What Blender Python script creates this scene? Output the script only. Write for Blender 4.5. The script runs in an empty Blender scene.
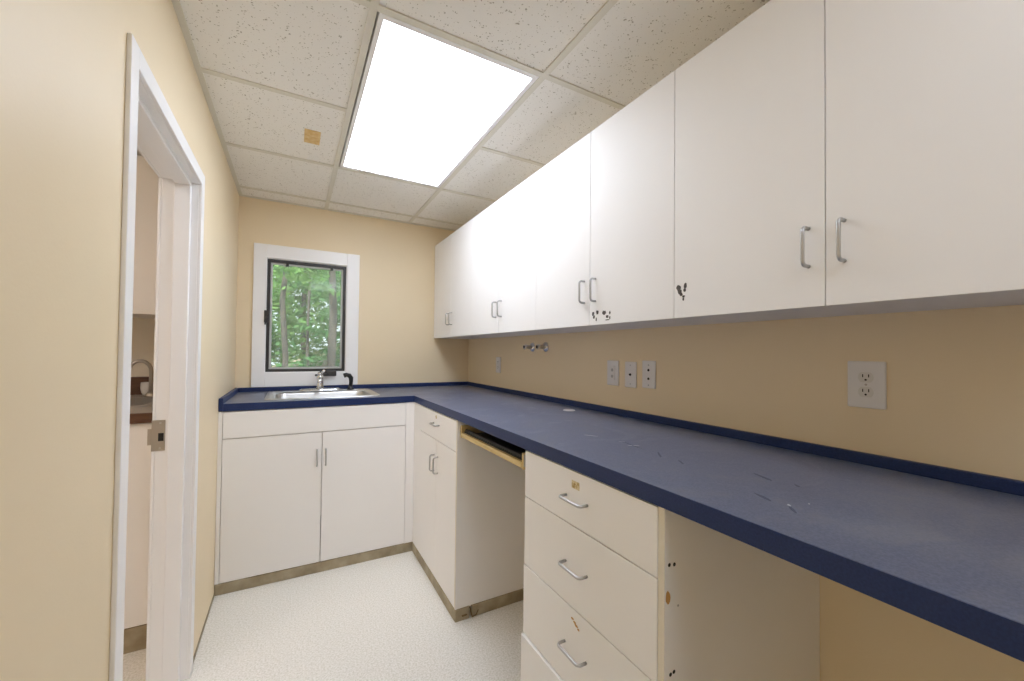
import bpy, bmesh, math, random
from mathutils import Vector, Matrix

# ------------------------------------------------------------------ camera, sky, sun, exposure
SC = bpy.context.scene
COL = SC.collection
random.seed(7)
CAM_Z = 1.2738
yaw, pitch, roll = math.radians(29.1), math.radians(1.0022), math.radians(0.6118)
fw = Vector((math.sin(yaw)*math.cos(pitch), math.cos(yaw)*math.cos(pitch), math.sin(pitch)))
rt = Vector((math.cos(yaw), -math.sin(yaw), 0)); up = rt.cross(fw)
rt2 = rt*math.cos(roll) + up*math.sin(roll); up2 = up*math.cos(roll) - rt*math.sin(roll)
cd = bpy.data.cameras.new('camera'); cam = bpy.data.objects.new('camera', cd); COL.objects.link(cam)
cd.sensor_fit = 'HORIZONTAL'; cd.sensor_width = 36.0; cd.lens = 402.376*36/1024
cd.shift_x = -4.85/1024; cd.shift_y = 5.0/1024; cd.clip_start = 0.01
m4 = Matrix((rt2, up2, -fw)).transposed().to_4x4(); m4.translation = (0, 0, CAM_Z)
cam.matrix_world = m4
SC.camera = cam

world = bpy.data.worlds.new('sky'); SC.world = world; world.use_nodes = True
wn = world.node_tree.nodes; bgn = wn['Background']
bgn.inputs[0].default_value = (0.86, 0.93, 1.0, 1); bgn.inputs[1].default_value = 2.2
sd = bpy.data.lights.new('sun', 'SUN'); sd.energy = 11.0; sd.angle = 0.03; sd.color = (1, 0.95, 0.85)
sun = bpy.data.objects.new('sun', sd); COL.objects.link(sun); sun.rotation_euler = (math.radians(38), math.radians(-18), 0)

SC.view_settings.view_transform = 'Standard'
try: SC.view_settings.look = 'None'
except Exception: pass
SC.view_settings.gamma = 1.0; SC.view_settings.exposure = 0.0; SC.view_settings.use_curve_mapping = False
SC.cycles.max_bounces = 14; SC.cycles.diffuse_bounces = 10; SC.cycles.transparent_max_bounces = 24
SC.cycles.sample_clamp_indirect = 8.0
LIGHT, FILL_REAR, FILL_NEXT = 9.3, 4.9, 7.5      # brightness of the ceiling light and two added, unseen fill lights

# ------------------------------------------------------------------ dimensions (metres)
XL, XR, YB, ZC = -0.334, 1.337, 3.2675, 2.310      # left wall, right wall, window wall, ceiling
YF = -1.30                                        # wall behind the camera
XU, ZU0, ZU1 = 1.019, 1.3855, 2.155                # wall cabinet fronts, underside, top
ZK, TK, ZS = 0.989, 0.040, 1.018                   # worktop top, its thickness, backsplash top
XK, YK = 0.688, 2.586                              # worktop front edges
XC, YC, ZCB = 0.690, 2.588, 0.056                  # base cabinet fronts and underside
XT, Y0, T = 0.1953, 1.2577, 0.6096                 # ceiling grid

# ------------------------------------------------------------------ materials
def mat(name, col, rough=0.5, metal=0.0, spec=0.5, coat=0.0):
    m = bpy.data.materials.new(name); m.use_nodes = True
    b = m.node_tree.nodes['Principled BSDF']
    b.inputs['Base Color'].default_value = (*col, 1); b.inputs['Roughness'].default_value = rough
    b.inputs['Metallic'].default_value = metal; b.inputs['Specular IOR Level'].default_value = spec
    b.inputs['Coat Weight'].default_value = coat
    return m
def nodes(m): return m.node_tree.nodes, m.node_tree.links, m.node_tree.nodes['Principled BSDF']
def noise_var(m, c1, c2, scale, lo=0.35, hi=0.65, detail=4, bump=0.0, bscale=None, stretch=None):
    n, l, b = nodes(m)
    tc = n.new('ShaderNodeTexCoord'); src = tc.outputs['Object']
    if stretch:
        mp = n.new('ShaderNodeMapping'); mp.inputs['Scale'].default_value = stretch; l.new(src, mp.inputs[0]); src = mp.outputs[0]
    t = n.new('ShaderNodeTexNoise'); t.inputs['Scale'].default_value = scale; t.inputs['Detail'].default_value = detail
    l.new(src, t.inputs['Vector'])
    r = n.new('ShaderNodeValToRGB'); r.color_ramp.elements[0].position = lo; r.color_ramp.elements[1].position = hi
    r.color_ramp.elements[0].color = (*c1, 1); r.color_ramp.elements[1].color = (*c2, 1)
    l.new(t.outputs['Fac'], r.inputs[0]); l.new(r.outputs[0], b.inputs['Base Color'])
    if bump:
        t2 = n.new('ShaderNodeTexNoise'); t2.inputs['Scale'].default_value = bscale or scale; t2.inputs['Detail'].default_value = 3
        l.new(src, t2.inputs['Vector'])
        bp = n.new('ShaderNodeBump'); bp.inputs['Strength'].default_value = bump; bp.inputs['Distance'].default_value = 0.002
        l.new(t2.outputs['Fac'], bp.inputs['Height']); l.new(bp.outputs[0], b.inputs['Normal'])
    return m
M = {}
M['pale'] = noise_var(mat('pale cream paint', (0.86, 0.81, 0.71), 0.5, spec=0.3), (0.85, 0.80, 0.70), (0.87, 0.82, 0.72), 3)
M['wall'] = noise_var(mat('cream wall paint', (0.83, 0.70, 0.49), 0.45, spec=0.35), (0.825, 0.695, 0.485), (0.84, 0.71, 0.50), 3, bump=0.12, bscale=160)
M['lam'] = noise_var(mat('white laminate', (0.80, 0.78, 0.765), 0.5, spec=0.25), (0.865, 0.855, 0.85), (0.88, 0.87, 0.865), 2)
M['lam_edge'] = mat('cream edge band', (0.74, 0.69, 0.58), 0.5)
M['carcass'] = mat('cabinet carcass', (0.72, 0.69, 0.66), 0.55)
M['trimw'] = mat('white gloss trim paint', (0.91, 0.91, 0.92), 0.3, spec=0.45)
M['grid'] = mat('ceiling grid enamel', (0.74, 0.715, 0.63), 0.5)
M['toe'] = noise_var(mat('worn tan vinyl base', (0.33, 0.27, 0.18), 0.55), (0.26, 0.21, 0.13), (0.42, 0.36, 0.25), 14, 0.3, 0.7, 6)
M['steel'] = mat('satin steel', (0.62, 0.62, 0.62), 0.28, 1.0)
M['nickel'] = mat('dull nickel', (0.50, 0.47, 0.43), 0.38, 1.0)
M['chrome'] = mat('chrome', (0.78, 0.78, 0.79), 0.10, 1.0)
M['pull'] = mat('satin aluminium pull', (0.50, 0.50, 0.51), 0.32, 1.0)
M['black'] = mat('black plastic', (0.012, 0.012, 0.013), 0.35)
M['chip'] = mat('exposed dark chipboard', (0.085, 0.075, 0.07), 0.8)
M['dark'] = mat('dark hole', (0.02, 0.018, 0.016), 0.8)
M['bronze'] = mat('dark bronze frame', (0.035, 0.032, 0.032), 0.45)
M['screen_frame'] = mat('grey screen frame', (0.60, 0.61, 0.60), 0.5)
M['plate'] = mat('white switch plate', (0.78, 0.77, 0.77), 0.35)
M['plate2'] = mat('off white socket face', (0.70, 0.69, 0.66), 0.35)
M['plate3'] = mat('grey insert', (0.45, 0.45, 0.46), 0.4)
M['wood'] = noise_var(mat('pale yellow wood', (0.66, 0.50, 0.22), 0.55), (0.60, 0.44, 0.18), (0.72, 0.56, 0.28), 9, stretch=(1, 1, 8))
M['tape'] = noise_var(mat('yellowed tape', (0.62, 0.50, 0.25), 0.7), (0.40, 0.28, 0.10), (0.70, 0.60, 0.38), 130, 0.38, 0.56, 3)
M['patch'] = noise_var(mat('yellowed patch', (0.78, 0.55, 0.24), 0.8), (0.70, 0.46, 0.18), (0.82, 0.62, 0.32), 45, 0.35, 0.65)
M['stain'] = mat('brown stain', (0.50, 0.27, 0.08), 0.7)
M['scribble'] = mat('brown ink', (0.16, 0.10, 0.04), 0.8)
M['brown_lam'] = noise_var(mat('dark brown wood edge', (0.10, 0.045, 0.025), 0.4), (0.085, 0.036, 0.018), (0.125, 0.058, 0.032), 12, stretch=(1, 6, 6))
M['grey_lam'] = mat('grey worktop', (0.40, 0.37, 0.34), 0.3)
M['ceramic'] = mat('white ceramic', (0.8, 0.79, 0.77), 0.25)
M['scratch'] = mat('pale scratch', (0.55, 0.57, 0.62), 0.6)
M['caulk'] = mat('pale caulk', (0.78, 0.66, 0.44), 0.5)
M['smear'] = mat('dark smear', (0.078, 0.090, 0.145), 0.5, spec=0.4)

def tile_mat():
    m = mat('fissured ceiling tile', (0.8, 0.77, 0.72), 0.9, spec=0.1); n, l, b = nodes(m)
    tc = n.new('ShaderNodeTexCoord')
    v = n.new('ShaderNodeTexVoronoi'); v.inputs['Scale'].default_value = 95; v.inputs['Randomness'].default_value = 1
    ns = n.new('ShaderNodeTexNoise'); ns.inputs['Scale'].default_value = 60; ns.inputs['Detail'].default_value = 2
    mx = n.new('ShaderNodeMixRGB'); mx.inputs[0].default_value = 0.02
    l.new(tc.outputs['Object'], ns.inputs['Vector']); l.new(tc.outputs['Object'], mx.inputs[1]); l.new(ns.outputs['Color'], mx.inputs[2])
    l.new(mx.outputs[0], v.inputs['Vector'])
    ng = n.new('ShaderNodeTexNoise'); ng.inputs['Scale'].default_value = 45; ng.inputs['Detail'].default_value = 3; l.new(tc.outputs['Object'], ng.inputs['Vector'])
    ad = n.new('ShaderNodeMath'); ad.operation = 'MULTIPLY_ADD'; ad.inputs[1].default_value = 0.75; l.new(ng.outputs['Fac'], ad.inputs[0]); l.new(v.outputs['Distance'], ad.inputs[2])
    r = n.new('ShaderNodeValToRGB'); r.color_ramp.elements[0].position = 0.49; r.color_ramp.elements[1].position = 0.585
    r.color_ramp.elements[0].color = (0.47, 0.44, 0.38, 1); r.color_ramp.elements[1].color = (0.90, 0.885, 0.845, 1)
    l.new(ad.outputs[0], r.inputs[0]); l.new(r.outputs[0], b.inputs['Base Color'])
    bp = n.new('ShaderNodeBump'); bp.inputs['Strength'].default_value = 0.5; bp.inputs['Distance'].default_value = 0.003
    l.new(r.outputs[0], bp.inputs['Height']); l.new(bp.outputs[0], b.inputs['Normal'])
    return m
M['tile'] = tile_mat()
def floor_mat():
    m = mat('speckled vinyl floor', (0.74, 0.71, 0.65), 0.45, spec=0.35); n, l, b = nodes(m)
    tc = n.new('ShaderNodeTexCoord')
    t = n.new('ShaderNodeTexNoise'); t.inputs['Scale'].default_value = 140; t.inputs['Detail'].default_value = 3; l.new(tc.outputs['Object'], t.inputs['Vector'])
    r = n.new('ShaderNodeValToRGB'); r.color_ramp.elements[0].position = 0.34; r.color_ramp.elements[1].position = 0.62
    r.color_ramp.elements[0].color = (0.68, 0.665, 0.60, 1); r.color_ramp.elements[1].color = (0.87, 0.855, 0.82, 1)
    l.new(t.outputs['Fac'], r.inputs[0]); l.new(r.outputs[0], b.inputs['Base Color'])
    return m
M['floor'] = floor_mat()
def counter_mat():
    m = mat('worn navy laminate with painted sheen', (0.06, 0.07, 0.11), 0.40, spec=0.6); n, l, b = nodes(m)  # grazing sheen is painted into the lighter base colour; blotches are wear
    tc = n.new('ShaderNodeTexCoord')
    t = n.new('ShaderNodeTexNoise'); t.inputs['Scale'].default_value = 260; t.inputs['Detail'].default_value = 2; l.new(tc.outputs['Object'], t.inputs['Vector'])
    r = n.new('ShaderNodeValToRGB'); r.color_ramp.elements[0].position = 0.35; r.color_ramp.elements[1].position = 0.68
    r.color_ramp.elements[0].color = (0.080, 0.100, 0.170, 1); r.color_ramp.elements[1].color = (0.128, 0.150, 0.230, 1)
    l.new(t.outputs['Fac'], r.inputs[0])
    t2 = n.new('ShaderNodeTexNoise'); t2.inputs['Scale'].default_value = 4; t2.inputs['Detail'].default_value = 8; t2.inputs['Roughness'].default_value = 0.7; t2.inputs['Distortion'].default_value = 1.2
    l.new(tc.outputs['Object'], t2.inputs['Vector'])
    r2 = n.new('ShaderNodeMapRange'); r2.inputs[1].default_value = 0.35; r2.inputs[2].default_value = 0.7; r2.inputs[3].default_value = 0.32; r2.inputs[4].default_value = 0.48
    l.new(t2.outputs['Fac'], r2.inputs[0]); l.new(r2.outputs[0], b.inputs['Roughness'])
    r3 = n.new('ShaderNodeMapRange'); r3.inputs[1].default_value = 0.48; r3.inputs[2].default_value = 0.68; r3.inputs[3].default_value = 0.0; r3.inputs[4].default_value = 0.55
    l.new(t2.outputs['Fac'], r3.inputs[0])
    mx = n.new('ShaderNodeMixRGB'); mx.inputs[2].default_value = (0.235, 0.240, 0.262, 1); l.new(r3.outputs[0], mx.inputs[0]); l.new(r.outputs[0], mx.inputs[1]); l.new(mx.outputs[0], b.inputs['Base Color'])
    bp = n.new('ShaderNodeBump'); bp.inputs['Strength'].default_value = 0.08; bp.inputs['Distance'].default_value = 0.001
    l.new(t.outputs['Fac'], bp.inputs['Height']); l.new(bp.outputs[0], b.inputs['Normal'])
    return m
M['navy_dark'] = noise_var(mat('navy laminate dark copy', (0.015, 0.028, 0.085), 0.45, spec=0.35), (0.010, 0.024, 0.090), (0.016, 0.034, 0.125), 260)  # same laminate as the worktop, darker copy without its painted sheen
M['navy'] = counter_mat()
def emit_mat(power, col=(0.90, 0.97, 1.09)):
    m = bpy.data.materials.new('lit diffuser'); m.use_nodes = True; n = m.node_tree.nodes; l = m.node_tree.links
    n.remove(n['Principled BSDF']); e = n.new('ShaderNodeEmission'); e.inputs[0].default_value = (*col, 1); e.inputs[1].default_value = power
    l.new(e.outputs[0], n['Material Output'].inputs[0]); return m
M['emit'] = emit_mat(LIGHT); M['fill_rear'] = emit_mat(FILL_REAR); M['fill_next'] = emit_mat(FILL_NEXT, (1.08, 0.96, 0.90))
def glass_mat():
    m = bpy.data.materials.new('window glass'); m.use_nodes = True; n = m.node_tree.nodes; l = m.node_tree.links
    n.remove(n['Principled BSDF'])
    tr = n.new('ShaderNodeBsdfTransparent'); tr.inputs[0].default_value = (0.90, 0.93, 0.92, 1)
    gl = n.new('ShaderNodeBsdfGlossy'); gl.inputs['Roughness'].default_value = 0.02
    fr = n.new('ShaderNodeFresnel'); fr.inputs[0].default_value = 1.5
    mx = n.new('ShaderNodeMixShader'); l.new(fr.outputs[0], mx.inputs[0]); l.new(tr.outputs[0], mx.inputs[1]); l.new(gl.outputs[0], mx.inputs[2])
    l.new(mx.outputs[0], n['Material Output'].inputs[0]); return m
M['glass'] = glass_mat()
def screen_mat():
    m = bpy.data.materials.new('insect screen mesh'); m.use_nodes = True; n = m.node_tree.nodes; l = m.node_tree.links
    n.remove(n['Principled BSDF'])
    tr = n.new('ShaderNodeBsdfTransparent'); df = n.new('ShaderNodeBsdfDiffuse'); df.inputs[0].default_value = (0.48, 0.50, 0.50, 1)
    mx = n.new('ShaderNodeMixShader'); mx.inputs[0].default_value = 0.19
    l.new(tr.outputs[0], mx.inputs[1]); l.new(df.outputs[0], mx.inputs[2]); l.new(mx.outputs[0], n['Material Output'].inputs[0]); return m
M['screen'] = screen_mat()
def leaf_mat(name, c1, c2):
    m = bpy.data.materials.new(name); m.use_nodes = True; n = m.node_tree.nodes; l = m.node_tree.links
    n.remove(n['Principled BSDF'])
    tc = n.new('ShaderNodeTexCoord'); t = n.new('ShaderNodeTexNoise'); t.inputs['Scale'].default_value = 2.2; t.inputs['Detail'].default_value = 3; l.new(tc.outputs['Object'], t.inputs['Vector'])
    r = n.new('ShaderNodeValToRGB'); r.color_ramp.elements[0].position = 0.35; r.color_ramp.elements[1].position = 0.65
    r.color_ramp.elements[0].color = (*c1, 1); r.color_ramp.elements[1].color = (*c2, 1); l.new(t.outputs['Fac'], r.inputs[0])
    d = n.new('ShaderNodeBsdfDiffuse'); tl = n.new('ShaderNodeBsdfTranslucent'); mx = n.new('ShaderNodeMixShader'); mx.inputs[0].default_value = 0.45
    l.new(r.outputs[0], d.inputs[0]); l.new(r.outputs[0], tl.inputs[0]); l.new(d.outputs[0], mx.inputs[1]); l.new(tl.outputs[0], mx.inputs[2])
    l.new(mx.outputs[0], n['Material Output'].inputs[0]); return m
M['leaf'] = leaf_mat('green leaves', (0.11, 0.30, 0.08), (0.30, 0.50, 0.18))
M['leaf2'] = leaf_mat('deep green leaves', (0.07, 0.22, 0.08), (0.20, 0.40, 0.16))
M['bark'] = noise_var(mat('grey brown bark', (0.09, 0.085, 0.075), 0.9), (0.05, 0.05, 0.045), (0.13, 0.12, 0.10), 12, stretch=(3, 3, 0.6))
M['soil'] = noise_var(mat('leaf litter ground', (0.3, 0.25, 0.18), 1.0), (0.22, 0.19, 0.13), (0.38, 0.33, 0.24), 2)

# ------------------------------------------------------------------ mesh helpers
def box(bm, x0, x1, y0, y1, z0, z1):
    v = [bm.verts.new(p) for p in ((x0,y0,z0),(x1,y0,z0),(x1,y1,z0),(x0,y1,z0),(x0,y0,z1),(x1,y0,z1),(x1,y1,z1),(x0,y1,z1))]
    for f in ((0,3,2,1),(4,5,6,7),(0,1,5,4),(1,2,6,5),(2,3,7,6),(3,0,4,7)): bm.faces.new([v[i] for i in f])
    return bm
def B(x0, x1, y0, y1, z0, z1): return box(bmesh.new(), x0, x1, y0, y1, z0, z1)
def cells(axis, us, vs, inc, w0, w1):
    """solid slab made of a grid of cells (some left out), clean outer faces only; axis = thickness direction"""
    bm = bmesh.new(); V = {}
    def P(i, j, k):
        key = (i, j, k)
        if key not in V:
            u, v, w = us[i], vs[j], (w0, w1)[k]
            V[key] = bm.verts.new({'z': (u, v, w), 'y': (u, w, v), 'x': (w, u, v)}[axis])
        return V[key]
    on = lambda i, j: 0 <= i < len(us)-1 and 0 <= j < len(vs)-1 and inc(i, j)
    for i in range(len(us)-1):
        for j in range(len(vs)-1):
            if not on(i, j): continue
            for k in (0, 1): bm.faces.new([P(i,j,k), P(i+1,j,k), P(i+1,j+1,k), P(i,j+1,k)])
            for di, dj, a, b in ((-1,0,(i,j),(i,j+1)), (1,0,(i+1,j),(i+1,j+1)), (0,-1,(i,j),(i+1,j)), (0,1,(i,j+1),(i+1,j+1))):
                if not on(i+di, j+dj): bm.faces.new([P(*a,0), P(*b,0), P(*b,1), P(*a,1)])
    bmesh.ops.recalc_face_normals(bm, faces=bm.faces)
    return bm
def ringloft(bm, loops, cap0=True, cap1=True):
    vs = [[bm.verts.new(p) for p in lp] for lp in loops]; n = len(vs[0])
    for a, b in zip(vs, vs[1:]):
        for i in range(n): bm.faces.new([a[i], a[(i+1) % n], b[(i+1) % n], b[i]])
    if cap0: bm.faces.new(vs[0][::-1])
    if cap1: bm.faces.new(vs[-1])
    return bm
def frame_for(d):
    d = d.normalized(); a = Vector((0,0,1)) if abs(d.z) < 0.9 else Vector((1,0,0))
    u = d.cross(a).normalized(); return u, d.cross(u).normalized()
def tube(bm, pts, r, n=10, caps=True):
    pts = [Vector(p) for p in pts]; rs = r if isinstance(r, (list, tuple)) else [r]*len(pts)
    loops = []; u = None
    for i, p in enumerate(pts):
        d = (pts[min(i+1, len(pts)-1)] - pts[max(i-1, 0)]).normalized()
        if u is None: u, w = frame_for(d)
        else:
            u = (u - d*u.dot(d)).normalized()
        w = d.cross(u)
        loops.append([p + (u*math.cos(2*math.pi*k/n) + w*math.sin(2*math.pi*k/n))*rs[i] for k in range(n)])
    ringloft(bm, loops, caps, caps); bmesh.ops.recalc_face_normals(bm, faces=bm.faces)
    return bm
def cyl(bm, p0, p1, r, n=20): return tube(bm, [p0, p1], r, n)
def lathe(bm, origin, axis, prof, n=24):
    """prof: (radius, distance along axis)"""
    o, d = Vector(origin), Vector(axis).normalized(); u, w = frame_for(d)
    ringloft(bm, [[o + d*h + (u*math.cos(2*math.pi*k/n) + w*math.sin(2*math.pi*k/n))*r for k in range(n)] for r, h in prof])
    bmesh.ops.recalc_face_normals(bm, faces=bm.faces); return bm
def rrect(cx, cy, w, d, r, z, k=6):
    out = []
    for sx, sy, a0 in ((1,1,0), (-1,1,90), (-1,-1,180), (1,-1,270)):
        for i in range(k+1):
            a = math.radians(a0 + 90*i/k)
            out.append((cx + sx*(w/2-r) + r*math.cos(a), cy + sy*(d/2-r) + r*math.sin(a), z))
    return out
def wloc(o):
    p = Vector((0,0,0))
    while o: p += o.location; o = o.parent
    return p
def obj(name, bm, m, parent=None, bevel=0.0, smooth=False, base=None):
    """link bm (world coordinates) as one mesh object"""
    me = bpy.data.meshes.new(name); off = wloc(parent) if parent else Vector(base or (0,0,0))
    bm.transform(Matrix.Translation(-off)); bm.to_mesh(me); bm.free()
    me.materials.append(m if not isinstance(m, str) else M[m])
    o = bpy.data.objects.new(name, me); COL.objects.link(o)
    if parent: o.parent = parent
    elif base: o.location = base
    if smooth:
        for p in me.polygons: p.use_smooth = True
    if bevel:
        b = o.modifiers.new('bevel', 'BEVEL'); b.width = bevel; b.segments = 2; b.limit_method = 'ANGLE'; b.angle_limit = math.radians(50)
    return o
def tag(o, label, cat, group=None):
    o['label'] = label; o['category'] = cat
    if group: o['group'] = group
    return o
def thing(name, label, cat, loc, group=None):
    o = bpy.data.objects.new(name, None); COL.objects.link(o); o.location = loc; o.empty_display_size = 0.1
    return tag(o, label, cat, group)
def struct(name, bm, m, parent=None, **k):
    o = obj(name, bm, m, parent, **k); o['kind'] = 'structure'; return o
def struct_empty(name, loc):
    o = bpy.data.objects.new(name, None); COL.objects.link(o); o.location = loc; o['kind'] = 'structure'; o.empty_display_size = 0.1
    return o
def dup(root, loc, label=None, group=None):
    r = root.copy(); COL.objects.link(r); r.location = loc
    if label: r['label'] = label
    if group: r['group'] = group
    for ch in list(root.children):
        c = ch.copy(); COL.objects.link(c); c.parent = r
        for g in list(ch.children):
            d = g.copy(); COL.objects.link(d); d.parent = c
    return r
def pull(p0, p1, out, r=0.0042):
    """bar pull between two feet, standing off along out"""
    p0, p1, o = Vector(p0), Vector(p1), Vector(out); d = (p1-p0).normalized(); L = o.length; oo = o.normalized(); k = 0.011
    pts = [p0]
    for c, s in ((p0, 1), (p1, -1)):
        arc = []
        for i in range(6):
            a = math.pi/2*i/5
            arc.append(c + oo*(L-k+k*math.sin(a)) + d*s*(k-k*math.cos(a)))
        pts += arc if s == 1 else arc[::-1]
    pts.append(p1)
    return tube(bmesh.new(), pts, r, 10)
def blob(bm, c, ax1, ax2, nrm, r1, r2, th=0.0006, n=11, seed=0, rough=0.35):
    rd = random.Random(seed); c, a, b, nn = Vector(c), Vector(ax1), Vector(ax2), Vector(nrm)
    lp = []
    for k in range(n):
        t = 2*math.pi*k/n; q = 1 - rough*rd.random(); lp.append(c + a*math.cos(t)*r1*q + b*math.sin(t)*r2*q)
    ringloft(bm, [[p - nn*0.0002 for p in lp], [p + nn*th for p in lp]]); bmesh.ops.recalc_face_normals(bm, faces=bm.faces)
    return bm

# ------------------------------------------------------------------ the room shell
DY0, DY1, DZ = 1.242, 1.990, 1.925       # doorway opening in the left wall
WX0, WX1, WZ0, WZ1 = -0.172, 0.350, 1.113, 1.914   # window opening
LT = 0.113                                # left wall thickness
AX, AYB, AYF = -2.70, 3.20, -0.60         # adjoining room: far side, its sink wall, its near wall
struct('floor', cells('z', [AX-.1, XR+.12], [YF-.1, YB+.15], lambda i, j: True, -0.10, 0.0), 'floor')
struct('wall_left', cells('x', [YF, DY0-.02, DY1+.02, YB], [0, DZ+.02, ZC+.1], lambda i, j: not (i == 1 and j == 0), XL-LT, XL), 'wall')
struct('wall_right', B(XR, XR+.12, YF-.1, YB+.15, 0, ZC+.1), 'wall')
struct('wall_back', cells('y', [XL-LT, WX0, WX1, XR], [0, WZ0, WZ1, ZC+.1], lambda i, j: not (i == 1 and j == 1), YB, YB+.15), 'wall')
struct('wall_front', B(XL-LT, XR, YF-.1, YF, 0, ZC+.1), 'wall')
struct('ceiling', cells('z', [XL, XT, XT+T, XR], [YF, Y0-4*T, Y0-2*T, Y0, Y0+2*T, YB], lambda i, j: not (i == 1 and j in (1, 3)), ZC+.006, ZC+.05), 'tile')
# suspended ceiling grid: main runners, cross tees and wall angle
g = bmesh.new(); hw = 0.012
for x in (XT, XT+T): box(g, x-hw, x+hw, YF, YB, ZC, ZC+.0055)
ys = [Y0 + k*T for k in range(-4, 4)]
for y in ys:
    if y < YF + .05: continue
    box(g, XL, XT-hw, y-hw, y+hw, ZC+.0003, ZC+.0055); box(g, XT+T+hw, XR, y-hw, y+hw, ZC+.0003, ZC+.0055)
    if abs(y - (Y0+T)) > .01 and abs(y - (Y0-3*T)) > .01: box(g, XT+hw, XT+T-hw, y-hw, y+hw, ZC+.0003, ZC+.0055)
struct('trim_1', g, 'grid')
g = bmesh.new()
box(g, XL, XL+.020, YF, YB, ZC-.0008, ZC+.0055); box(g, XR-.020, XR, YF, YB, ZC-.0008, ZC+.0055)
box(g, XL+.02, XR-.02, YB-.020, YB, ZC-.0008, ZC+.0055); box(g, XL+.02, XR-.02, YF, YF+.020, ZC-.0008, ZC+.0055)
struct('trim_2', g, 'grid')
struct('baseboard_left', cells('x', [YF, DY0-.051, DY1+.051, YC+.02], [0, .012], lambda i, j: i != 1, XL, XL+.004), 'toe')

# doorway: pressed metal frame (faces, rebated jambs with a raised stop), strike plate
door = struct_empty('door_1', (XL, (DY0+DY1)/2, 0)); FW = 0.050; FX0, FX1 = XL-LT-.010, XL+.010
def frame_side(nm, core, face, stop):
    f = bmesh.new()
    box(f, FX0+.010, XL, *core); box(f, XL, FX1, *face); box(f, FX0, FX0+.010, *face); obj(nm, f, 'trimw', door, bevel=.002)
    obj('door_stop', B(XL-.073, XL-.023, *stop), 'trimw', door, bevel=.0025)
frame_side('jamb', (DY0-.018, DY0, 0, DZ+.018), (DY0-FW, DY0, 0, DZ+FW), (DY0-.001, DY0+.016, 0, DZ-.016))
frame_side('jamb', (DY1, DY1+.018, 0, DZ+.018), (DY1, DY1+FW, 0, DZ+FW), (DY1-.016, DY1+.001, 0, DZ-.016))
frame_side('head', (DY0, DY1, DZ, DZ+.018), (DY0, DY1, DZ, DZ+FW), (DY0, DY1, DZ-.016, DZ+.001))
s = bmesh.new(); box(s, FX0-.001, XL-.084, DY1-.0022, DY1-.0002, .888, 1.004); box(s, FX0-.012, FX0-.001, DY1-.0022, DY1-.0002, .912, .972)
sp = obj('strike_plate', s, 'nickel', door, bevel=.0006); sp['label'] = 'dull nickel strike plate'
obj('latch_hole', B(XL-.104, XL-.088, DY1-.0030, DY1-.0021, .925, .955), 'dark', sp)
for z in (.899, .993): obj('screw', lathe(bmesh.new(), (XL-.098, DY1-.0030, z), (0,1,0), [(.0035, 0), (.004, .001)], 10), 'steel', sp)

# window: casing, jamb lining, dark frame, screen, pane, latch, crank
win = struct_empty('window_1', ((WX0+WX1)/2, YB, WZ0))
OX0, OX1, OZ0, OZ1 = -0.244, 0.433, 1.0195, 2.003
for a in ((OX0, WX0+.004, OZ0, OZ1), (WX1-.004, OX1, OZ0, OZ1), (WX0+.004, WX1-.004, WZ1-.004, OZ1), (WX0+.004, WX1-.004, OZ0, WZ0+.004)):
    obj('window_casing', B(a[0], a[1], YB-.017, YB, a[2], a[3]), 'trimw', win, bevel=.003)
ring = lambda x0, x1, z0, z1, w, y0, y1: cells('y', [x0, x0+w, x1-w, x1], [z0, z0+w, z1-w, z1], lambda i, j: not (i == 1 and j == 1), y0, y1)
obj('jamb_lining', ring(WX0, WX1, WZ0, WZ1, .008, YB, YB+.15), 'trimw', win)
obj('window_frame', ring(WX0+.008, WX1-.008, WZ0+.008, WZ1-.008, .019, YB+.006, YB+.07), 'bronze', win, bevel=.002)
fx0, fx1, fz0, fz1 = WX0+.027, WX1-.027, WZ0+.027, WZ1-.027
obj('screen_frame', ring(fx0, fx1, fz0, fz1, .013, YB+.022, YB+.034), 'screen_frame', win, bevel=.0015)
obj('insect_screen', B(fx0+.013, fx1-.013, YB+.0275, YB+.0282, fz0+.013, fz1-.013), 'screen', win)
obj('pane', B(fx0, fx1, YB+.056, YB+.060, fz0, fz1), 'glass', win)
for cx in (fx0+.102, fx1-.080):
    obj('screen_clip', B(cx-.009, cx+.009, YB+.004, YB+.022, fz1-.020, fz1+.004), 'black', win, bevel=.003)
la = bmesh.new(); box(la, WX0-.004, WX0+.024, YB-.030, YB-.0165, 1.462, 1.545); tube(la, [(WX0+.010, YB-.03, 1.50), (WX0+.007, YB-.045, 1.485), (WX0+.004, YB-.048, 1.445)], [.007, .006, .004], 8)
obj('window_latch', la, 'bronze', win, bevel=.002)
cr = bmesh.new(); box(cr, .172, .282, YB-.050, YB-.0165, 1.088, 1.126)
tube(cr, [(.210, YB-.045, 1.106), (.203, YB-.072, 1.104), (.180, YB-.080, 1.10), (.140, YB-.076, 1.097)], [.009, .007, .006, .007], 8)
obj('window_crank', cr, 'bronze', win, bevel=.004)

# adjoining room seen through the doorway
struct('wall_beyond_back', B(AX, XL-LT, AYB, AYB+.1, 0, ZC+.1), 'pale')
struct('wall_beyond_left', B(AX-.1, AX, AYF-.1, AYB+.1, 0, ZC+.1), 'pale')
struct('wall_beyond_front', B(AX, XL-LT, AYF-.1, AYF, 0, ZC+.1), 'pale')
struct('ceiling_beyond', B(AX-.1, XL-LT, AYF-.1, AYB+.1, ZC+.1, ZC+.16), 'tile')
struct('roof_slab', B(XL-LT, XR+.12, YF-.1, YB+.15, ZC+.12, ZC+.2), 'carcass')

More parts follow.
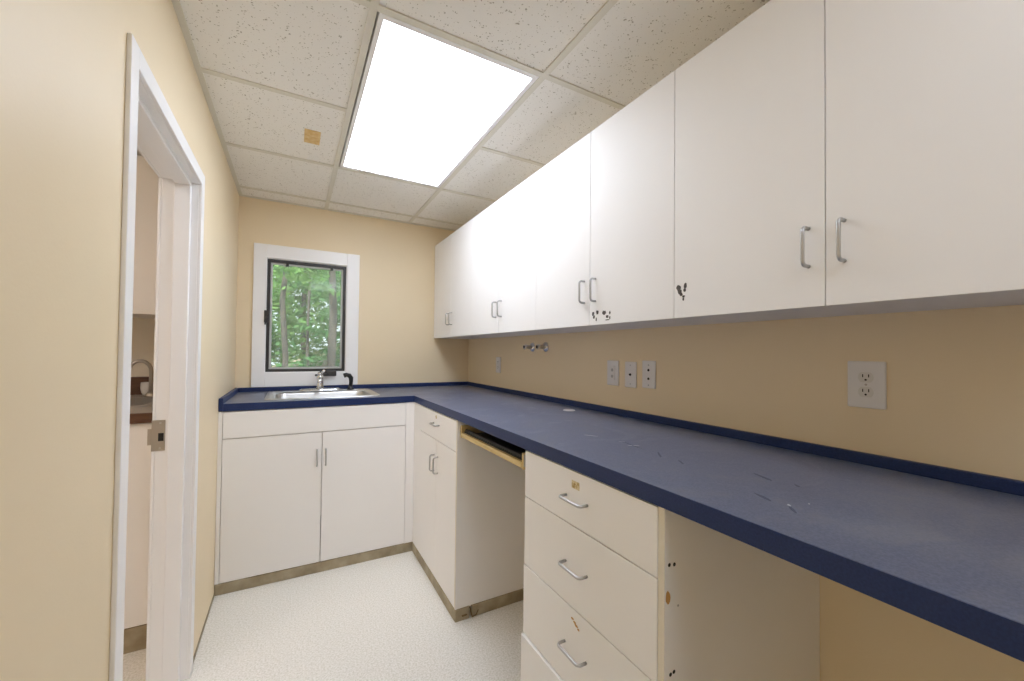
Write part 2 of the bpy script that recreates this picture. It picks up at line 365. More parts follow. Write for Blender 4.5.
# ------------------------------------------------------------------ ceiling light
cl = thing('ceiling_light', 'lit rectangular recessed fluorescent ceiling light with a flat white diffuser', 'ceiling light', (XT+T/2, Y0+T, ZC))
lx0, lx1, ly0, ly1 = XT+.018, XT+T-.013, Y0+.014, Y0+2*T-.014
obj('frame', cells('z', [lx0, lx0+.018, lx1-.018, lx1], [ly0, ly0+.022, ly1-.022, ly1], lambda i, j: not (i == 1 and j == 1), ZC+.001, ZC+.03), 'trimw', cl, bevel=.002)
obj('diffuser', B(lx0+.018, lx1-.018, ly0+.022, ly1-.022, ZC+.006, ZC+.010), 'emit', cl)
obj('housing', B(lx0+.002, lx1-.002, ly0+.002, ly1-.002, ZC+.031, ZC+.09), 'carcass', cl)
def relamp(c, m):
    for ch in c.children:
        if ch.name.startswith('diffuser'): ch.data = ch.data.copy(); ch.data.materials[0] = M[m]
relamp(dup(cl, (XT+T/2, Y0-3*T, ZC), 'added fill light panel behind the viewpoint'), 'fill_rear')  # added copy, unseen, to fill the shaded near end of the room
c2 = dup(cl, (-1.45, 1.15, ZC+.09), 'added fill light panel in the adjoining room beyond the doorway'); relamp(c2, 'fill_next')  # added copy, unseen, to brighten the view through the doorway

tag(obj('paper_patch', B(.030, .099, 2.125, 2.262, ZC+.0042, ZC+.0061), 'patch', base=(.065, 2.19, ZC+.004)), 'small yellowed square patch on the ceiling tile left of the light', 'patch')

# ------------------------------------------------------------------ wall cabinets (four alike along the right wall)
UW = 0.8035
seams = [0.0395, 0.843, 1.6455, 2.4475]        # near edge of each cabinet
def wall_cabinet():
    y0 = seams[0]; y1 = y0 + UW - .0005
    t = thing('wall_cabinet', '', 'cabinet', (XR, y0, ZU0), 'white wall cabinets on the right wall')
    b = bmesh.new(); dx = XU + .020
    box(b, dx, XR-.001, y0, y0+.018, ZU0, ZU1); box(b, dx, XR-.001, y1-.018, y1, ZU0, ZU1)
    box(b, dx, XR-.001, y0+.018, y1-.018, ZU0, ZU0+.018); box(b, dx, XR-.001, y0+.018, y1-.018, ZU1-.018, ZU1)
    box(b, XR-.012, XR-.001, y0+.018, y1-.018, ZU0+.018, ZU1-.018)
    obj('body', b, 'lam', t)
    obj('shelf', B(dx+.01, XR-.013, y0+.019, y1-.019, ZU0+.38, ZU0+.398), 'lam', t)
    ym = (y0+y1)/2
    for a, c, hy in ((y0+.001, ym-.001, ym-.035), (ym+.001, y1-.001, ym+.033)):
        d = obj('door', B(XU, XU+.0185, a, c, ZU0-.002, ZU1-.001), 'lam', t, bevel=.0012)
        h = obj('handle', pull((XU, hy, 1.476), (XU, hy, 1.562), (-.026, 0, 0)), 'pull', d, smooth=True); h['label'] = 'satin metal bar handle'
    return t
UL = ['nearest white wall cabinet, cut off by the right edge, above the big lone outlet',
      'second white wall cabinet from the camera, dark chipped marks by its lower left door edge',
      'third white wall cabinet from the camera, two chipped marks below its right handle',
      'farthest white wall cabinet, against the window wall beside the corner']
cab0 = wall_cabinet(); cab0['label'] = UL[0]; cabs = [cab0]
for y, lb in zip(seams[1:], UL[1:]): cabs.append(dup(cab0, (XR, y, ZU0), lb))
def marks(door, spots, seed):
    b = bmesh.new()
    for k, (y, z, r1, r2) in enumerate(spots):
        blob(b, (XU-.0003, y, z), (0,1,0), (0,0,1), (-1,0,0), r1*.82, r2*.82, .0006, seed=seed+k)
    o = obj('chipped_mark', b, 'chip', door); o['label'] = 'dark chipped spots in the laminate'
def cdoor(c, near): return sorted([d for d in c.children if d.name.startswith('door')], key=lambda d: sum(v.co.y for v in d.data.vertices))[0 if near else -1]
marks(cdoor(cabs[1], False), [(.826, 1.475, .011, .013), (.821, 1.462, .010, .010), (.817, 1.455, .008, .010), (.802, 1.478, .008, .012), (.804, 1.466, .006, .008), (.808, 1.447, .007, .005), (.8085, 1.439, .004, .007)], 3)
marks(cdoor(cabs[2], True), [(1.2225, 1.428, .010, .012), (1.217, 1.415, .008, .010), (1.198, 1.431, .010, .012), (1.204, 1.405, .005, .010)], 20)
marks(cdoor(cabs[2], True), [(1.160, 1.427, .016, .012), (1.128, 1.425, .006, .009), (1.142, 1.411, .011, .008), (1.142, 1.399, .018, .003), (1.128, 1.406, .004, .008)], 24)

# ------------------------------------------------------------------ base cabinets
def hpull(face, y, z, w, parent):      # horizontal pull on the right run
    return obj('handle', pull((face, y-w/2, z), (face, y+w/2, z), (-.027, 0, 0)), 'pull', parent, smooth=True)
ZD = ZK - TK - .001
# sink base under the window
s = thing('sink_cabinet', 'white two-door base cabinet under the sink and window', 'cabinet', ((XL+XC)/2, YC+.02, 0))
b = bmesh.new(); fy = YC + .0195
box(b, XL+.002, XL+.020, fy, YB-.001, ZCB, ZD); box(b, .652, .670, fy, YB-.001, ZCB, ZD)
box(b, XL+.020, .652, fy, YB-.001, ZCB, ZCB+.018); box(b, XL+.020, .652, YB-.012, YB-.001, ZCB+.018, ZD)
box(b, XL+.020, .652, fy, fy+.018, ZD-.035, ZD); box(b, XL+.020, .652, fy, fy+.018, .785, .815)
obj('body', b, 'carcass', s)
obj('filler_strip', B(.6385, XC+.018, YC+.001, YC+.019, ZCB, ZD), 'lam', s, bevel=.001)
obj('filler_strip', B(XL+.001, XL+.019, YC+.001, YC+.019, ZCB, ZD), 'lam', s, bevel=.001)
obj('false_drawer_front', B(XL+.0215, .6365, YC, YC+.019, .806, ZD-.004), 'lam', s, bevel=.0012)
xm = .158
for a, c, hx in ((XL+.0215, xm-.0017, xm-.026), (xm+.0017, .6365, xm+.020)):
    d = obj('door', B(a, c, YC, YC+.019, ZCB+.002, .801), 'lam', s, bevel=.0012)
    obj('handle', pull((hx, YC, .612), (hx, YC, .702), (0, -.026, 0)), 'pull', d, smooth=True)
obj('toe_kick', B(XL+.002, XC+.022, YC-.004, YC+.018, 0, ZCB-.001), 'toe', s, bevel=.002)

# drawer-and-doors cabinet beside the corner
EY = 1.813
s = thing('base_cabinet', 'white base cabinet with one drawer over two doors beside the corner', 'cabinet', (XC+.02, EY, 0))
b = bmesh.new(); fx = XC + .0195
box(b, fx, XR-.001, 2.42, 2.438, ZCB, ZD); box(b, fx, XR-.001, EY+.019, 2.42, ZCB, ZCB+.018); box(b, XR-.012, XR-.001, EY+.019, 2.42, ZCB+.018, ZD)
box(b, fx, fx+.018, EY+.019, 2.42, ZD-.03, ZD); box(b, fx, fx+.018, EY+.019, 2.42, .785, .81)
obj('body', b, 'carcass', s)
obj('end_panel', B(XC+.001, XR-.001, EY, EY+.018, ZCB, ZD), 'lam', s, bevel=.001)
obj('filler_strip', B(XC+.001, XC+.019, 2.4425, YC+.0005, ZCB, ZD), 'lam', s, bevel=.001)
o = obj('edge_strip', B(XC+.0002, XC+.001, EY, EY+.011, ZCB, ZD), 'lam_edge', s); o['label'] = 'cream edge banding'
dr = obj('drawer', B(XC, XC+.019, EY+.013, 2.440, .796, ZD-.004), 'lam', s, bevel=.0012)
hpull(XC, 2.125, .880, .092, dr)
t_ = bmesh.new(); blob(t_, (XC-.0003, 2.135, .918), (0,1,0), (0,0,1), (-1,0,0), .012, .014, .0005, seed=5); obj('tape_remnant', t_, 'tape', dr)
ym = 2.126
for a, c, hy in ((EY+.013, ym-.0015, ym-.030), (ym+.0015, 2.440, ym+.032)):
    d = obj('door', B(XC, XC+.019, a, c, ZCB+.002, .792), 'lam', s, bevel=.0012)
    obj('handle', pull((XC, hy, .622), (XC, hy, .708), (-.026, 0, 0)), 'pull', d, smooth=True)
obj('toe_kick', B(XC-.002, XC+.018, EY+.002, YC-.005, 0, ZCB-.001), 'toe', s, bevel=.002)
k = bmesh.new(); box(k, XC+.0, XC+.072, EY-.006, EY+.012, 0, ZCB-.001); box(k, XC+.086, XR-.001, EY-.006, EY+.012, 0, ZCB-.001)
kk = obj('toe_kick', k, 'toe', s, bevel=.002)
p = bmesh.new(); tube(p, [(XC+.074, EY-.004, .054), (XC+.078, EY-.008, .030), (XC+.082, EY-.016, .010), (XC+.100, EY-.020, .016), (XC+.116, EY-.010, .030)], [.003, .004, .004, .003, .002], 6)
blob(p, (XC+.045, EY-.0065, .022), (1,0,0), (0,0,1), (0,-1,0), .018, .006, .001, seed=9)
o = obj('torn_flap', p, 'scribble', kk); o['label'] = 'torn dark brown edge of the vinyl base'

# shallow yellow wood drawer box hanging under the worktop in the knee space, without a front
NY = 1.1745
s = thing('pencil_drawer', 'shallow yellow wood drawer with black tray hung under the worktop', 'drawer', (XC+.03, (EY+NY)/2, .86))
rx = XC + .012; da, db = NY+.034, EY-.008
obj('front_rail', B(rx, rx+.014, da+.010, db-.004, .872, .8925), 'wood', s, bevel=.001)
obj('side_rail', B(rx+.002, rx+.46, da, da+.012, .868, .925), 'wood', s, bevel=.001)
obj('side_rail', B(rx+.002, rx+.46, db-.012, db, .868, .925), 'wood', s, bevel=.001)
tr = bmesh.new(); box(tr, rx+.015, rx+.45, da+.013, db-.013, .876, .884); box(tr, rx+.015, rx+.023, da+.013, db-.013, .884, .898)
tube(tr, [(rx+.026, da+.013, .9), (rx+.026, db-.013, .9)], .008, 8); box(tr, rx+.440, rx+.450, da+.013, db-.013, .884, .930)
o = obj('pencil_tray', tr, 'black', s, bevel=.001); o['label'] = 'black plastic pencil tray'
obj('runner', B(rx+.002, rx+.46, da-.006, da-.001, .88, .92), 'nickel', s); obj('runner', B(rx+.002, rx+.46, db+.001, db+.006, .88, .92), 'nickel', s)

# four-drawer unit
PY = 0.594
s = thing('drawer_unit', 'white four-drawer base unit with tape labels, bottom drawer slightly open', 'cabinet', (XC+.02, (PY+NY)/2, 0))
b = bmesh.new()
box(b, fx, XR-.001, NY-.020, NY-.002, ZCB, ZD); box(b, fx, XR-.001, PY+.019, NY-.02, ZCB, ZCB+.018); box(b, XR-.012, XR-.001, PY+.019, NY-.02, ZCB+.018, ZD)
for z in (.322, .552, .778, ZD-.02): box(b, fx, fx+.018, PY+.019, NY-.02, z, z+.018)
obj('body', b, 'carcass', s)
ep = obj('end_panel', B(XC+.003, XR-.001, PY, PY+.0165, ZCB, ZD), 'lam', s, bevel=.001)
o = obj('edge_strip', B(XC+.0022, XC+.003, PY, PY+.0165, ZCB, ZD), 'lam_edge', s); o['label'] = 'cream edge banding'
for x, z in ((.707, .826), (.7225, .8235), (.712, .5945), (.7225, .5965)):
    o = obj('screw_hole', lathe(bmesh.new(), (x, PY-.0004, z), (0,1,0), [(.0042, 0), (.0042, .002)], 12), 'dark', ep)
st = bmesh.new(); blob(st, (.7035, PY-.0002, .757), (1,0,0), (0,0,1), (0,-1,0), .0085, .017, .0004, seed=12); obj('stain', st, 'stain', ep)
st = bmesh.new(); blob(st, (.735, PY-.0002, .733), (1,0,0), (0,0,1), (0,-1,0), .003, .003, .0004, seed=13); obj('stain', st, 'plate3', ep)
yA, yB = PY+.0175, NY-.0015
for z0, z1, o0, o1, tape in ((.7945, ZD-.003, 0, 0, 1), (.5695, .7910, 0, 0, 0), (.344, .5660, .002, 0, 2), (.072, .3395, .010, .004, 0)):
    q = bmesh.new(); box(q, XC, XC+.019, yA, yB, z0, z1)
    for v in q.verts:
        if v.co.x < XC + .03: v.co.x -= o0 if v.co.y > (yA+yB)/2 else o1
    box(q, XC+.020, XC+.5, yA+.03, yB-.03, z0+.02, z1-.03)
    d = obj('drawer', q, 'lam', s, bevel=.0012)
    if o0 > .008: d['label'] = 'bottom drawer pulled slightly open'
    xo = XC - (o0+o1)/2
    hz = (z0+z1)/2 + (.0 if z0 > .7 else 0.003)
    if z0 < .3: hz = .215
    hpull(xo, .893, hz, .094, d)
    if tape == 1:
        o = obj('tape_label', B(xo-.0006, xo+.0005, .880, .914, .898, .919), 'tape', d); o['label'] = 'yellowed tape label'
    if tape == 2:
        q = bmesh.new()
        for n_, (y, z, a, c) in enumerate(((.905, .540, .007, .0035), (.895, .535, .006, .004), (.887, .530, .008, .0045), (.878, .525, .006, .0035))): blob(q, (xo-.0003, y, z), (0,1,0), (0,0,1), (-1,0,0), a, c, .0005, seed=30+n_)
        o = obj('tape_remnant', q, 'stain', d); o['label'] = 'torn brown tape residue'
obj('toe_kick', B(XC+.010, XC+.028, PY+.002, NY-.004, 0, ZCB+.012), 'toe', s, bevel=.002)

# ------------------------------------------------------------------ worktop
s = thing('countertop', 'navy blue L-shaped laminate worktop running under window and along right wall', 'countertop', (XK+.3, 2.9, ZK-TK))
CY0 = YF + .001; HX0, HX1, HY0, HY1 = -.110, .470, 2.700, 3.175
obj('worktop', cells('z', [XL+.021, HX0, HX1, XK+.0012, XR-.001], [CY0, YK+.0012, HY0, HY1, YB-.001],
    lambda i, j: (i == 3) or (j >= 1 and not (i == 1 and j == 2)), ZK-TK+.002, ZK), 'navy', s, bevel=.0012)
o = obj('front_edge', B(XK, XK+.0012, CY0, YK, ZK-TK, ZK-.0006), 'navy_dark', s); o['label'] = 'navy front edge without the painted sheen'  # same laminate as the top, split off to keep the darker tone
o = obj('front_edge', B(XL+.021, XK+.0012, YK, YK+.0012, ZK-TK, ZK-.0006), 'navy_dark', s); o['label'] = 'navy front edge without the painted sheen'
obj('backsplash', B(XR-.020, XR-.001, CY0, YB-.021, ZK-.001, ZS), 'navy_dark', s, bevel=.003)
obj('backsplash', B(XL+.021, XR-.001, YB-.0205, YB-.001, ZK-.001, ZS), 'navy_dark', s, bevel=.003)
obj('backsplash', B(XL+.001, XL+.0205, YK-.001, YB-.001, ZK-TK, ZS), 'navy_dark', s, bevel=.003)
sc, sm = 'scratch', 'smear'
def streak(nm, x, y, dx, dy, w, seed):
    b = bmesh.new()
    L = math.hypot(dx, dy); blob(b, (x, y, ZK), (dx/L, dy/L, 0), (-dy/L, dx/L, 0), (0,0,1), L/2, w, .0004, 9, seed, .5)
    o = obj(nm, b, nm, s); o['label'] = 'pale scratch' if nm == 'scratch' else 'dark wear smear'
streak(sc, .905, 1.098, .035, -.050, .0022, 1); streak(sc, .93, .918, .055, -.035, .0022, 2); streak(sc, .872, .405, .006, .004, .002, 4); streak(sc, .935, .975, .03, -.012, .0012, 5)
streak(sc, .83, .42, .010, .012, .0035, 6)

streak(sm, .965, .545, .03, .075, .006, 11); streak(sm, .97, .475, .015, .02, .0045, 12); streak(sm, .83, .47, .02, .05, .006, 13); streak(sm, .812, .405, .03, .03, .005, 14)
streak(sm, .93, .93, .03, .16, .004, 15); streak(sm, .91, .80, .05, .06, .004, 16); streak(sm, .90, .72, .03, .05, .004, 17)


gm = bmesh.new(); lathe(gm, (1.204, 1.623, ZK-.0005), (0,0,1), [(.030, 0), (.030, .003), (.027, .0045), (.020, .0042)], 28)
tag(obj('grommet_cap', gm, 'plate', base=(1.204, 1.623, ZK), smooth=False), 'small round white cable hole cap set in the navy worktop', 'grommet')

# ------------------------------------------------------------------ sink, faucet, sprayer
sx, sy = .180, 2.9375
s = thing('kitchen_sink', 'stainless steel drop-in sink in the navy worktop below the window', 'sink', (sx, sy, ZK))
b = bmesh.new()
W, D = .640, .535; bw, bd, by = .545, .350, -.063
L = [rrect(sx, sy, W, D, .05, ZK+.0004), rrect(sx, sy, W-.004, D-.004, .05, ZK+.004), rrect(sx, sy, W-.03, D-.03, .045, ZK+.005)]
L += [rrect(sx, sy+by, bw, bd, .06, ZK+.0035), rrect(sx, sy+by, bw-.010, bd-.010, .058, ZK-.006), rrect(sx, sy+by, bw-.03, bd-.03, .055, ZK-.13), rrect(sx, sy+by, bw-.09, bd-.09, .04, ZK-.155), rrect(sx, sy+by, .09, .09, .044, ZK-.160)]
ringloft(b, L, False, True); bmesh.ops.recalc_face_normals(b, faces=b.faces)
for f in b.faces: f.normal_flip() if False else None
obj('basin', b, 'steel', s, smooth=True)
obj('drain', lathe(bmesh.new(), (sx, sy+by, ZK-.1605), (0,0,1), [(.042, 0), (.042, .003), (.034, .004), (.030, .001)], 24), 'chrome', s)
fxx, fyy, fz = .172, 3.150, ZK+.005
s = thing('faucet', 'chrome single-handle faucet at the back of the stainless sink', 'faucet', (fxx, fyy, fz))
b = bmesh.new(); ringloft(b, [rrect(fxx, fyy, .262, .062, .030, fz), rrect(fxx, fyy, .262, .062, .030, fz+.006), rrect(fxx, fyy, .235, .045, .022, fz+.013), rrect(fxx, fyy, .05, .03, .014, fz+.016)]); obj('base_plate', b, 'chrome', s, smooth=True)
obj('body', lathe(bmesh.new(), (fxx, fyy, fz+.012), (0,0,1), [(.026, 0), (.024, .02), (.022, .05), (.024, .075), (.023, .09), (.012, .099)], 24), 'chrome', s, smooth=True)
b = tube(bmesh.new(), [(fxx, fyy, fz+.045), (fxx-.004, fyy-.05, fz+.070), (fxx-.008, fyy-.12, fz+.085), (fxx-.010, fyy-.165, fz+.082), (fxx-.011, fyy-.180, fz+.062)], [.016, .015, .014, .014, .013], 14)
sp = obj('spout', b, 'chrome', s, smooth=True)
obj('aerator', lathe(bmesh.new(), (fxx-.011, fyy-.180, fz+.064), (0,-.1,-1), [(.0145, 0), (.0145, .014), (.012, .016)], 18), 'chrome', sp)
b = bmesh.new(); lathe(b, (fxx, fyy, fz+.108), (0,0,1), [(.018, 0), (.019, .012), (.012, .020)], 18); tube(b, [(fxx, fyy, fz+.118), (fxx+.014, fyy-.03, fz+.132), (fxx+.020, fyy-.065, fz+.140)], [.009, .008, .010], 10)
obj('lever', b, 'chrome', s, smooth=True)
px_, py_ = .372, 3.150
s = thing('sink_sprayer', 'black side sprayer standing right of the chrome faucet', 'sprayer', (px_, py_, fz))
obj('base', lathe(bmesh.new(), (px_, py_, fz), (0,0,1), [(.024, 0), (.023, .006), (.016, .014), (.015, .026)], 20), 'black', s, smooth=True)
obj('head', tube(bmesh.new(), [(px_, py_, fz+.024), (px_+.003, py_, fz+.055), (px_+.002, py_, fz+.082), (px_-.010, py_-.002, fz+.100), (px_-.030, py_-.004, fz+.106), (px_-.046, py_-.006, fz+.100)], [.013, .0135, .016, .016, .015, .017], 14), 'black', s, smooth=True)

# ------------------------------------------------------------------ outlets and plates on the right wall
def plate(name, label, cat, y, z, w, h):
    t = thing(name, label, cat, (XR, y, z))
    obj('cover_plate', B(XR-.006, XR, y-w/2, y+w/2, z-h/2, z+h/2), 'plate', t, bevel=.003)
    return t
def duplex(t, y, z, face):
    for dz in (.0195, -.0195):
        b = bmesh.new(); lp = []
        n = 28
        for k in range(n):
            a = 2*math.pi*k/n; lp.append((.0168*math.cos(a), max(-.0135, min(.0135, .0168*math.sin(a)))))
        ringloft(b, [[(XR-.0055, y+u, z+dz+v) for u, v in lp], [(XR-.0075, y+u, z+dz+v) for u, v in lp]]); bmesh.ops.recalc_face_normals(b, faces=b.faces)
        f = obj('receptacle_face', b, face, t)
        sl = bmesh.new()
        for dy in (-.0064, .0064): box(sl, XR-.0079, XR-.0072, y+dy-.0011, y+dy+.0011, z+dz, z+dz+.008)
        lathe(sl, (XR-.0079, y, z+dz-.0068), (1,0,0), [(.0026, 0), (.0026, .0008)], 10)
        obj('slots', sl, 'dark', f)
    obj('screw', lathe(bmesh.new(), (XR-.0070, y, z), (1,0,0), [(.0028, 0), (.0032, .002)], 10), 'nickel', t)
t = plate('wall_outlet', 'lone oversized white wall outlet under the nearest wall cabinet', 'outlet', .4835, 1.1985, .083, .124); duplex(t, .4835, 1.1985, 'plate2')
t = plate('wall_outlet', 'small white wall outlet near the window corner above the worktop', 'outlet', 2.675, 1.181, .072, .116); duplex(t, 2.675, 1.181, 'plate')
t = plate('wall_outlet', 'white outlet plate, leftmost of the three side by side', 'outlet', 1.4525, 1.182, .078, .118)
obj('insert', B(XR-.0085, XR-.005, 1.4525-.0165, 1.4525+.0165, 1.182-.033, 1.182+.033), 'plate', t, bevel=.002)
for dz in (.014, -.016): obj('socket', lathe(bmesh.new(), (XR-.0092, 1.4525, 1.182+dz), (1,0,0), [(.0075, 0), (.008, .002)], 14), 'plate3', t)
t = plate('phone_jack_plate', 'white wall plate with one central jack hole, middle of three', 'wall plate', 1.337, 1.180, .070, .116)
obj('jack', lathe(bmesh.new(), (XR-.0105, 1.337, 1.180), (1,0,0), [(.005, 0), (.0055, .005)], 14), 'dark', t)
for dz in (.042, -.042): obj('screw', lathe(bmesh.new(), (XR-.0070, 1.337, 1.180+dz), (1,0,0), [(.0028, 0), (.0032, .002)], 10), 'plate3', t)
t = plate('data_jack_plate', 'white wall plate with four dark dots, rightmost of three', 'wall plate', 1.231, 1.186, .074, .118)
for dz, r in ((.0185, .0056), (-.0185, .0056)): obj('jack', lathe(bmesh.new(), (XR-.0072, 1.231, 1.186+dz), (1,0,0), [(r, 0), (r, .002)], 14), 'dark', t)
for dz in (.040, -.046): obj('screw', lathe(bmesh.new(), (XR-.0072, 1.231, 1.186+dz), (1,0,0), [(.0035, 0), (.0036, .002)], 10), 'plate3', t)
# capped pipe stubs
for y, lb in ((2.195, 'chrome pipe stub on the wall, left of the pair below the cabinets'), (2.042, 'chrome pipe stub on the wall, right of the pair below the cabinets')):
    z = 1.309
    t = thing('pipe_stub', lb, 'pipe', (XR, y, z), 'chrome pipe stubs on the right wall')
    obj('flange', lathe(bmesh.new(), (XR, y, z), (-1,0,0), [(.031, 0), (.030, .004), (.020, .012), (.015, .014)], 24), 'chrome', t, smooth=True)
    obj('pipe', lathe(bmesh.new(), (XR-.010, y, z), (-1,0,0), [(.0125, 0), (.0125, .045)], 18), 'nickel', t)
    nt = obj('nut', lathe(bmesh.new(), (XR-.048, y, z), (-1,0,0), [(.017, 0), (.017, .014), (.014, .016)], 6), 'chrome', t)
    obj('opening', lathe(bmesh.new(), (XR-.0635, y, z), (-1,0,0), [(.010, 0), (.010, .0015)], 14), 'dark', nt)

# ------------------------------------------------------------------ adjoining room fittings
ay, az = 2.255, 1.000
s = thing('lower_cabinet', 'white base cabinet in the adjoining room seen through the doorway', 'cabinet', (-1.3, ay+.03, 0))
obj('body', cells('z', [-2.4, -1.12, -.56, XL-LT-.020], [ay+.035, 2.46, 2.98, AYB-.001], lambda i, j: not (i == 1 and j == 1), .10, az-.041), 'lam', s)
for a in (-2.4, -1.92, -1.44, -.96): obj('door', B(a+.002, a+.464 if a < -1 else XL-LT-.022, ay+.015, ay+.034, .105, az-.045), 'lam', s, bevel=.0012)
obj('toe_kick', B(-2.4, XL-LT-.020, ay+.018, ay+.034, 0, .099), 'toe', s)
s = thing('counter', 'grey worktop with dark brown wood edge in the adjoining room', 'countertop', (-1.3, ay, az))
obj('worktop', cells('z', [-2.41, -1.08, -.60, XL-LT-.001], [ay+.02, 2.51, 2.93, AYB-.001], lambda i, j: not (i == 1 and j == 1), az-.04, az), 'grey_lam', s)
obj('edge', B(-2.41, XL-LT-.020, ay, ay+.0195, az-.042, az), 'brown_lam', s, bevel=.002)
obj('backsplash', B(-2.41, XL-LT-.001, AYB-.020, AYB-.001, az-.0005, az+.105), 'brown_lam', s, bevel=.002)
s = thing('bar_sink', 'steel sink in the grey worktop of the adjoining room', 'sink', (-.84, 2.72, az))
b = bmesh.new(); ringloft(b, [rrect(-.84, 2.72, .52, .46, .05, az+.0004), rrect(-.84, 2.72, .51, .45, .05, az+.005), rrect(-.84, 2.72, .44, .38, .05, az+.004), rrect(-.84, 2.72, .42, .36, .05, az-.14), rrect(-.84, 2.72, .1, .1, .04, az-.15)], False, True); bmesh.ops.recalc_face_normals(b, faces=b.faces)
obj('basin', b, 'steel', s, smooth=True)
gx, gy = -.698, 3.000
s = thing('gooseneck_faucet', 'curved gooseneck faucet in the adjoining room behind the doorway', 'faucet', (gx, gy, az+.001))
obj('base', lathe(bmesh.new(), (gx, gy, az+.001), (0,0,1), [(.026, 0), (.024, .012), (.014, .03)], 18), 'nickel', s, smooth=True)
pts = [(gx, gy, az+.02), (gx, gy, az+.12)] + [(gx-.045+.045*math.cos(a), gy-.012+.012*math.cos(a), az+.145+.060*math.sin(a)) for a in [math.pi*i/9 for i in range(10)]] + [(gx-.092, gy-.026, az+.120)]
obj('spout', tube(bmesh.new(), pts, .0095, 10), 'nickel', s, smooth=True)
cx_, cy_ = -.655, 2.66+.16
b = bmesh.new(); lathe(b, (-.728, 3.085, az+.0005), (0,0,1), [(.020, 0), (.031, .018), (.036, .045), (.034, .078), (.031, .078), (.032, .045), (.027, .02), (.016, .006)], 24)
tag(obj('cup', b, 'ceramic', base=(-.728, 3.085, az), smooth=True), 'small white cup on the adjoining room worktop by the faucet', 'cup')
s = thing('wall_cupboard', 'white wall cupboard above the adjoining room sink', 'cabinet', (-1.3, 2.9, 1.455))
obj('body', B(-2.4, XL-LT-.021, 2.795, AYB-.001, 1.455, 2.28), 'lam', s)
for a in (-2.4, -1.92, -1.44, -.96): obj('door', B(a+.002, a+.476 if a < -1 else XL-LT-.023, 2.775, 2.794, 1.453, 2.278), 'lam', s, bevel=.0012)

# ------------------------------------------------------------------ outdoors beyond the window
g = bmesh.new(); xs = [-14 + 2*i for i in range(15)]; ysg = [3.45 + 1.6*i for i in range(18)]
rd = random.Random(3); vv = [[g.verts.new((x, y, -.5 + .10*(y-3.45)*(0.5+0.5*math.tanh((x-.5)/3)) + rd.uniform(-.08, .08))) for x in xs] for y in ysg]
for j in range(len(ysg)-1):
    for i in range(len(xs)-1): g.faces.new([vv[j][i], vv[j][i+1], vv[j+1][i+1], vv[j+1][i]])
o = struct('ground_outside', g, 'soil')
def leaves(rd, centre, rad, n, size):
    b = bmesh.new(); c = Vector(centre)
    # clusters of leaves
    cl = []
    for _ in range(max(6, n//40)):
        while True:
            p = Vector((rd.uniform(-1, 1), rd.uniform(-1, 1), rd.uniform(-1, 1)))
            if p.length < 1: break
        cl.append(Vector((p.x*rad[0], p.y*rad[1], p.z*rad[2])))
    for _ in range(n):
        q = rd.choice(cl) + Vector((rd.gauss(0, .22), rd.gauss(0, .22), rd.gauss(0, .16)))*max(.6, rad[0]*.55)
        e = math.sqrt((q.x/rad[0])**2 + (q.y/rad[1])**2 + (q.z/rad[2])**2)
        if e > 1: q = q/e*rd.uniform(.8, 1)
        p = c + q; s = size*rd.uniform(.6, 1.3)
        a = Vector((rd.gauss(0, 1), rd.gauss(0, 1), rd.gauss(0, .5))).normalized(); w = a.cross(Vector((rd.gauss(0, .5), rd.gauss(0, .5), 1))).normalized()
        b.faces.new([b.verts.new(p - a*s), b.verts.new(p + w*s*.45), b.verts.new(p + a*s), b.verts.new(p - w*s*.45)])
    return b
def tree(label, x, y, z, h, r, crowns, seed, m):
    rd = random.Random(seed)
    t = thing('tree', label, 'tree', (x, y, z), 'trees beyond the window')
    k = 7; pts = [(x + rd.uniform(-.015, .015)*i, y + rd.uniform(-.015, .015)*i, z - .1 + h*i/k) for i in range(k+1)]
    b = tube(bmesh.new(), pts, [r*(1.25 if i == 0 else 1 - .55*i/k) for i in range(k+1)], 10)
    for i in (5, 6, 7):
        p = Vector(pts[i]); a = rd.uniform(0, 6.28); q = p + Vector((math.cos(a)*.5, math.sin(a)*.5, .8)); tube(b, [p, (p+q)/2 + Vector((0, 0, .06)), q], [r*.35, r*.22, r*.08], 6)
    obj('trunk', b, 'bark', t, smooth=True)
    b = bmesh.new()
    for (dx, dy, dz, rr, hh, n, sz) in crowns:
        lb = leaves(rd, (x+dx, y+dy, z+dz), (rr, rr, hh), n, sz); me = bpy.data.meshes.new('tmp'); lb.to_mesh(me); lb.free(); b.from_mesh(me); bpy.data.meshes.remove(me)
    obj('foliage', b, m, t)
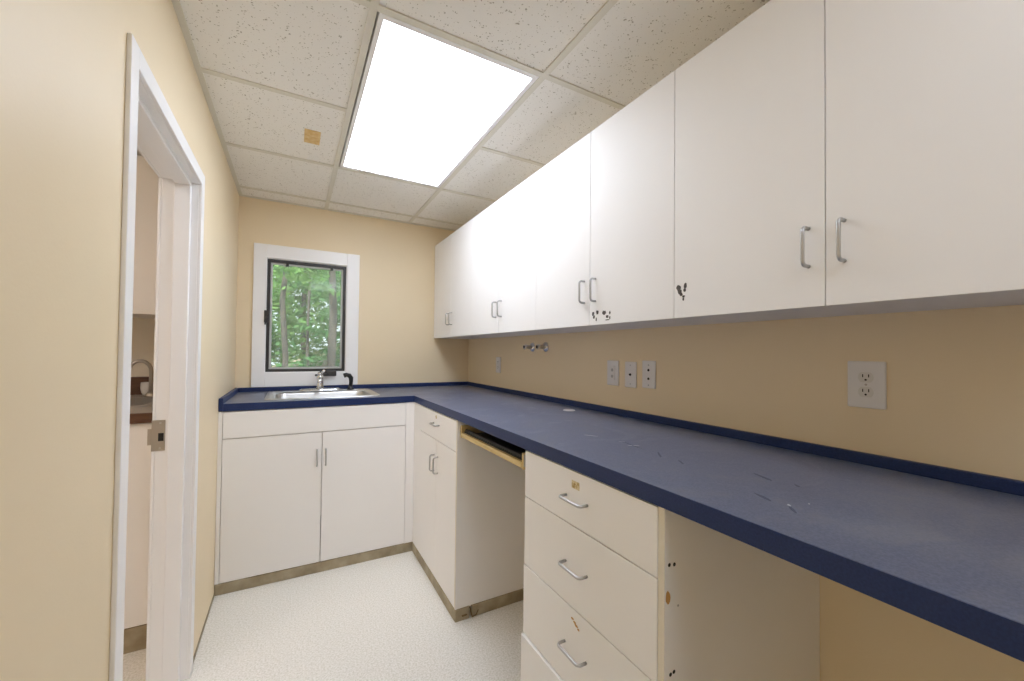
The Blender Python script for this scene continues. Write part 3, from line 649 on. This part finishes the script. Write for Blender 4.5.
TR = [
 ('straight grey tree trunk at the left of the window view', -.13, 7.6, .055, ((-.1, 0, 3.4, .85, 1.0, 420, .09),), 'leaf'),
 ('slim tree trunk in the middle of the window view', .36, 13.0, .05, ((0, 0, 3.7, 1.2, 1.3, 420, .11),), 'leaf2'),
 ('thick dark tree trunk at the right of the window view', .73, 9.7, .105, ((.2, 0, 3.9, 1.1, 1.1, 450, .10),), 'leaf'),
 ('leafy tree behind the left trunk, lit by the sun', -1.75, 16.2, .14, ((0, 0, 2.6, 2.0, 2.6, 3800, .15),), 'leaf'),
 ('leafy tree far back behind the thick dark trunk', 2.35, 16.2, .15, ((0, 0, 2.9, 1.95, 2.6, 3800, .15),), 'leaf2'),
 ('broad tree filling the far left of the woodland', -4.6, 20.6, .2, ((0, 0, 3.6, 2.3, 3.2, 3600, .20),), 'leaf2'),
 ('broad tree filling the far right of the woodland', 5.3, 20.6, .2, ((0, 0, 3.8, 2.3, 3.2, 3600, .20),), 'leaf'),
 ('tallest tree closing the back of the woodland', .45, 20.8, .16, ((0, 0, 4.2, 2.2, 3.4, 5200, .17),), 'leaf'),
]
for k, (lb, x, y, r, cr_, m) in enumerate(TR): tree(lb, x, y, -.6, 6.5, r, cr_, 40+k, m)
def shrub(label, x, y, z, rad, hgt, n, sz, seed, m):
    rd = random.Random(seed); t = thing('shrub', label, 'shrub', (x, y, z), 'shrubs beyond the window')
    b = bmesh.new()
    for _ in range(7):
        a = rd.uniform(0, 6.28); tube(b, [(x, y, z-.1), (x+.4*rad*math.cos(a), y+.4*rad*math.sin(a), z+hgt*.5), (x+.7*rad*math.cos(a), y+.7*rad*math.sin(a), z+hgt*.9)], [.025, .016, .006], 6)
    obj('stems', b, 'bark', t, smooth=True); obj('foliage', leaves(rd, (x, y, z+hgt*.55), (rad, rad, hgt*.5), n, sz), m, t)
shrub('green shrub low at the left of the window view', -.25, 5.9, -.5, .5, 1.55, 700, .055, 71, 'leaf')
shrub('green shrub low at the right of the window view', 1.75, 11.9, -.3, .75, 1.9, 700, .08, 72, 'leaf')
shrub('green shrub between the left and middle trunks', -.05, 10.6, -.5, .75, 2.0, 800, .08, 73, 'leaf2')
